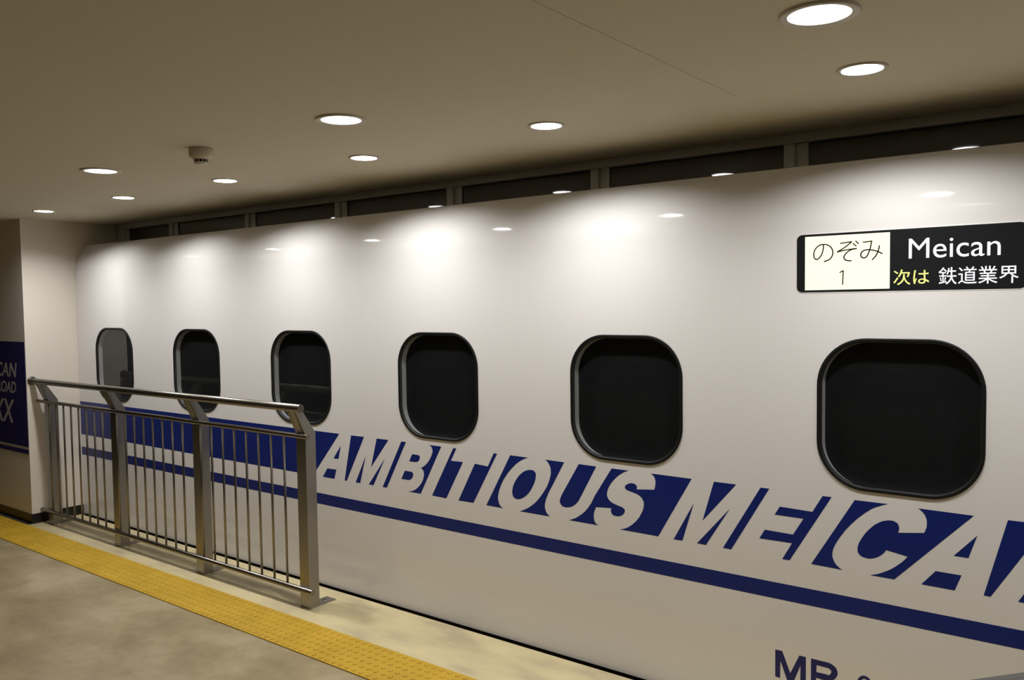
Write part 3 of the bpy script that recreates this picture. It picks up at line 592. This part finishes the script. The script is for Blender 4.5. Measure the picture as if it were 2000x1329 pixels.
# ------------------------------------------------------------------ tactile strip
bm = bmesh.new()
TY0, TY1, TH = -0.7695, -0.4695, 0.0055
t0 = -3.045 - 0.3 * 33
while t0 < 0.6:
    box(bm, t0 + 0.00015, t0 + 0.29985, TY0, TY1, 0.0004, TH)
    for i in range(6):
        for j in range(6):
            cx, cy = t0 + 0.025 + 0.05 * i, TY0 + 0.025 + 0.05 * j
            n = 12
            rings = []
            for r, z in ((0.0135, TH - 0.0002), (0.0125, TH + 0.0028), (0.0095, TH + 0.0046)):
                rings.append([bm.verts.new((cx + r * math.cos(2 * PI * k / n), cy + r * math.sin(2 * PI * k / n), z)) for k in range(n)])
            for a, b in zip(rings, rings[1:]):
                for k in range(n):
                    f = bm.faces.new((a[k], a[(k + 1) % n], b[(k + 1) % n], b[k])); f.smooth = True
            bm.faces.new(rings[-1])
    t0 += 0.3
tac = obj('tactile_paving', bm, M_YELLOW)
tag(tac, 'yellow tactile paving strip with raised dots running along the floor', 'tactile paving')

# ------------------------------------------------------------------ downlights
def make_light(name, x, y, R, large, label, group):
    t = tag(empty(name, (x, y, CEIL)), label, 'ceiling light', group)
    if large:
        rim = [(R + 0.017, 0.0), (R + 0.017, -0.006), (R + 0.013, -0.0085), (R + 0.003, -0.0060), (R - 0.003, -0.0060), (R - 0.0045, -0.003), (R - 0.0045, 0.0)]
        cone = [(R - 0.004, -0.002), (R - 0.008, 0.012), (R - 0.022, 0.050), (R - 0.034, 0.085)]
        lz, lr, ml = 0.050, R - 0.024, M_LAMPL
    else:
        rim = [(R + 0.015, 0.0), (R + 0.015, -0.004), (R + 0.012, -0.006), (R + 0.001, -0.005), (R - 0.001, -0.003), (R - 0.001, 0.0)]
        cone = [(R - 0.001, -0.002), (R - 0.003, 0.02), (R - 0.010, 0.060), (R - 0.018, 0.090)]
        lz, lr, ml = 0.050, R - 0.011, M_LAMPS
    obj('trim_ring', lathe(bmesh.new(), rim), M_TRIM, t)
    obj('reflector', lathe(bmesh.new(), cone), M_REFL, t)
    obj('lamp', lathe(bmesh.new(), [(0.0, lz - 0.006), (lr * 0.6, lz - 0.004), (lr, lz + 0.002)]), ml, t)
    ld = bpy.data.lights.new('lamp_light', 'AREA')
    ld.shape = 'DISK'; ld.size = 0.11 if large else 0.102
    ld.energy = LARGE_W if large else SMALL_W
    ld.color = LARGE_C if large else SMALL_C
    lo = bpy.data.objects.new('lamp_light', ld); COL.objects.link(lo); lo.parent = t
    lo.location = (0, 0, 0.040 if large else 0.035)
    return t
LL = ['large white-rimmed downlight at the top right, cut by the upper edge', 'large white-rimmed downlight in the middle of the ceiling',
      'large downlight left of the smoke detector', 'large downlight past the left edge of the view, near the sign wall', 'unseen large downlight added past the right edge of the view']  # last one is unseen, added to light the scene
SL = ['small recessed downlight directly below the large one at top right', 'small recessed downlight well to the right of the middle large downlight',
      'small recessed downlight right below the middle large downlight', 'small recessed downlight to the right below the smoke detector',
      'small recessed downlight just below the large one left of the smoke detector', 'small recessed downlight at the far left near the sign wall',
      'unseen small downlight added just past the right edge of the view', 'unseen small downlight added well past the right edge of the view']  # last two are unseen, added to carry the light on to the right
for (x, y), lb in zip(LARGE, LL): make_light('large_downlight', x, y, R_LARGE, True, lb, 'large downlights over the walkway')
for (x, y), lb in zip(SMALLS, SL): make_light('small_downlight', x, y, R_SMALL, False, lb, 'small downlights along the carriage')

# ------------------------------------------------------------------ smoke detector
sd = tag(empty('smoke_detector', (-3.579, -1.166, CEIL)), 'cream smoke detector with a dark vented neck hanging from the ceiling', 'smoke detector')
obj('base', lathe(bmesh.new(), [(0.0, 0.0), (0.054, 0.0), (0.0535, -0.036), (0.051, -0.040), (0.036, -0.052), (0.033, -0.053)]), M_PLASTIC, sd)
bm = bmesh.new()
lathe(bm, [(0.0265, -0.050), (0.0265, -0.066)], 24)
obj('vent', bm, M_SLOT, sd)
bm = bmesh.new()
for k in range(10):
    a = 2 * PI * k / 10
    q = newbox(-0.0022, 0.0022, 0.0268, 0.0315, -0.0665, -0.051)
    bmesh.ops.rotate(q, verts=q.verts[:], cent=(0, 0, 0), matrix=Matrix.Rotation(a, 3, 'Z'))
    me = bpy.data.meshes.new('x'); q.to_mesh(me); q.free(); bm.from_mesh(me); bpy.data.meshes.remove(me)
obj('ribs', bm, M_PLASTIC, sd)
obj('cap', lathe(bmesh.new(), [(0.0315, -0.0655), (0.031, -0.070), (0.026, -0.0745), (0.0, -0.0755)]), M_PLASTIC, sd)

# ------------------------------------------------------------------ grey fabric panel peeping in at the bottom right corner
scr = tag(empty('fabric_screen', (-0.315, -1.039, 0)), 'grey ribbed fabric screen just showing at the bottom right corner', 'screen')
scr.rotation_euler = (0, 0, math.radians(51.4))
obj('panel', newbox(-0.30, 0.30, -0.018, 0.018, 0.02, 0.812, bevel=0.008, seg=3), M_FABRIC, scr)
obj('foot', newbox(-0.27, -0.23, -0.12, 0.12, 0.0, 0.02, bevel=0.003), M_BASE, scr)
obj('foot', newbox(0.23, 0.27, -0.12, 0.12, 0.0, 0.02, bevel=0.003), M_BASE, scr)
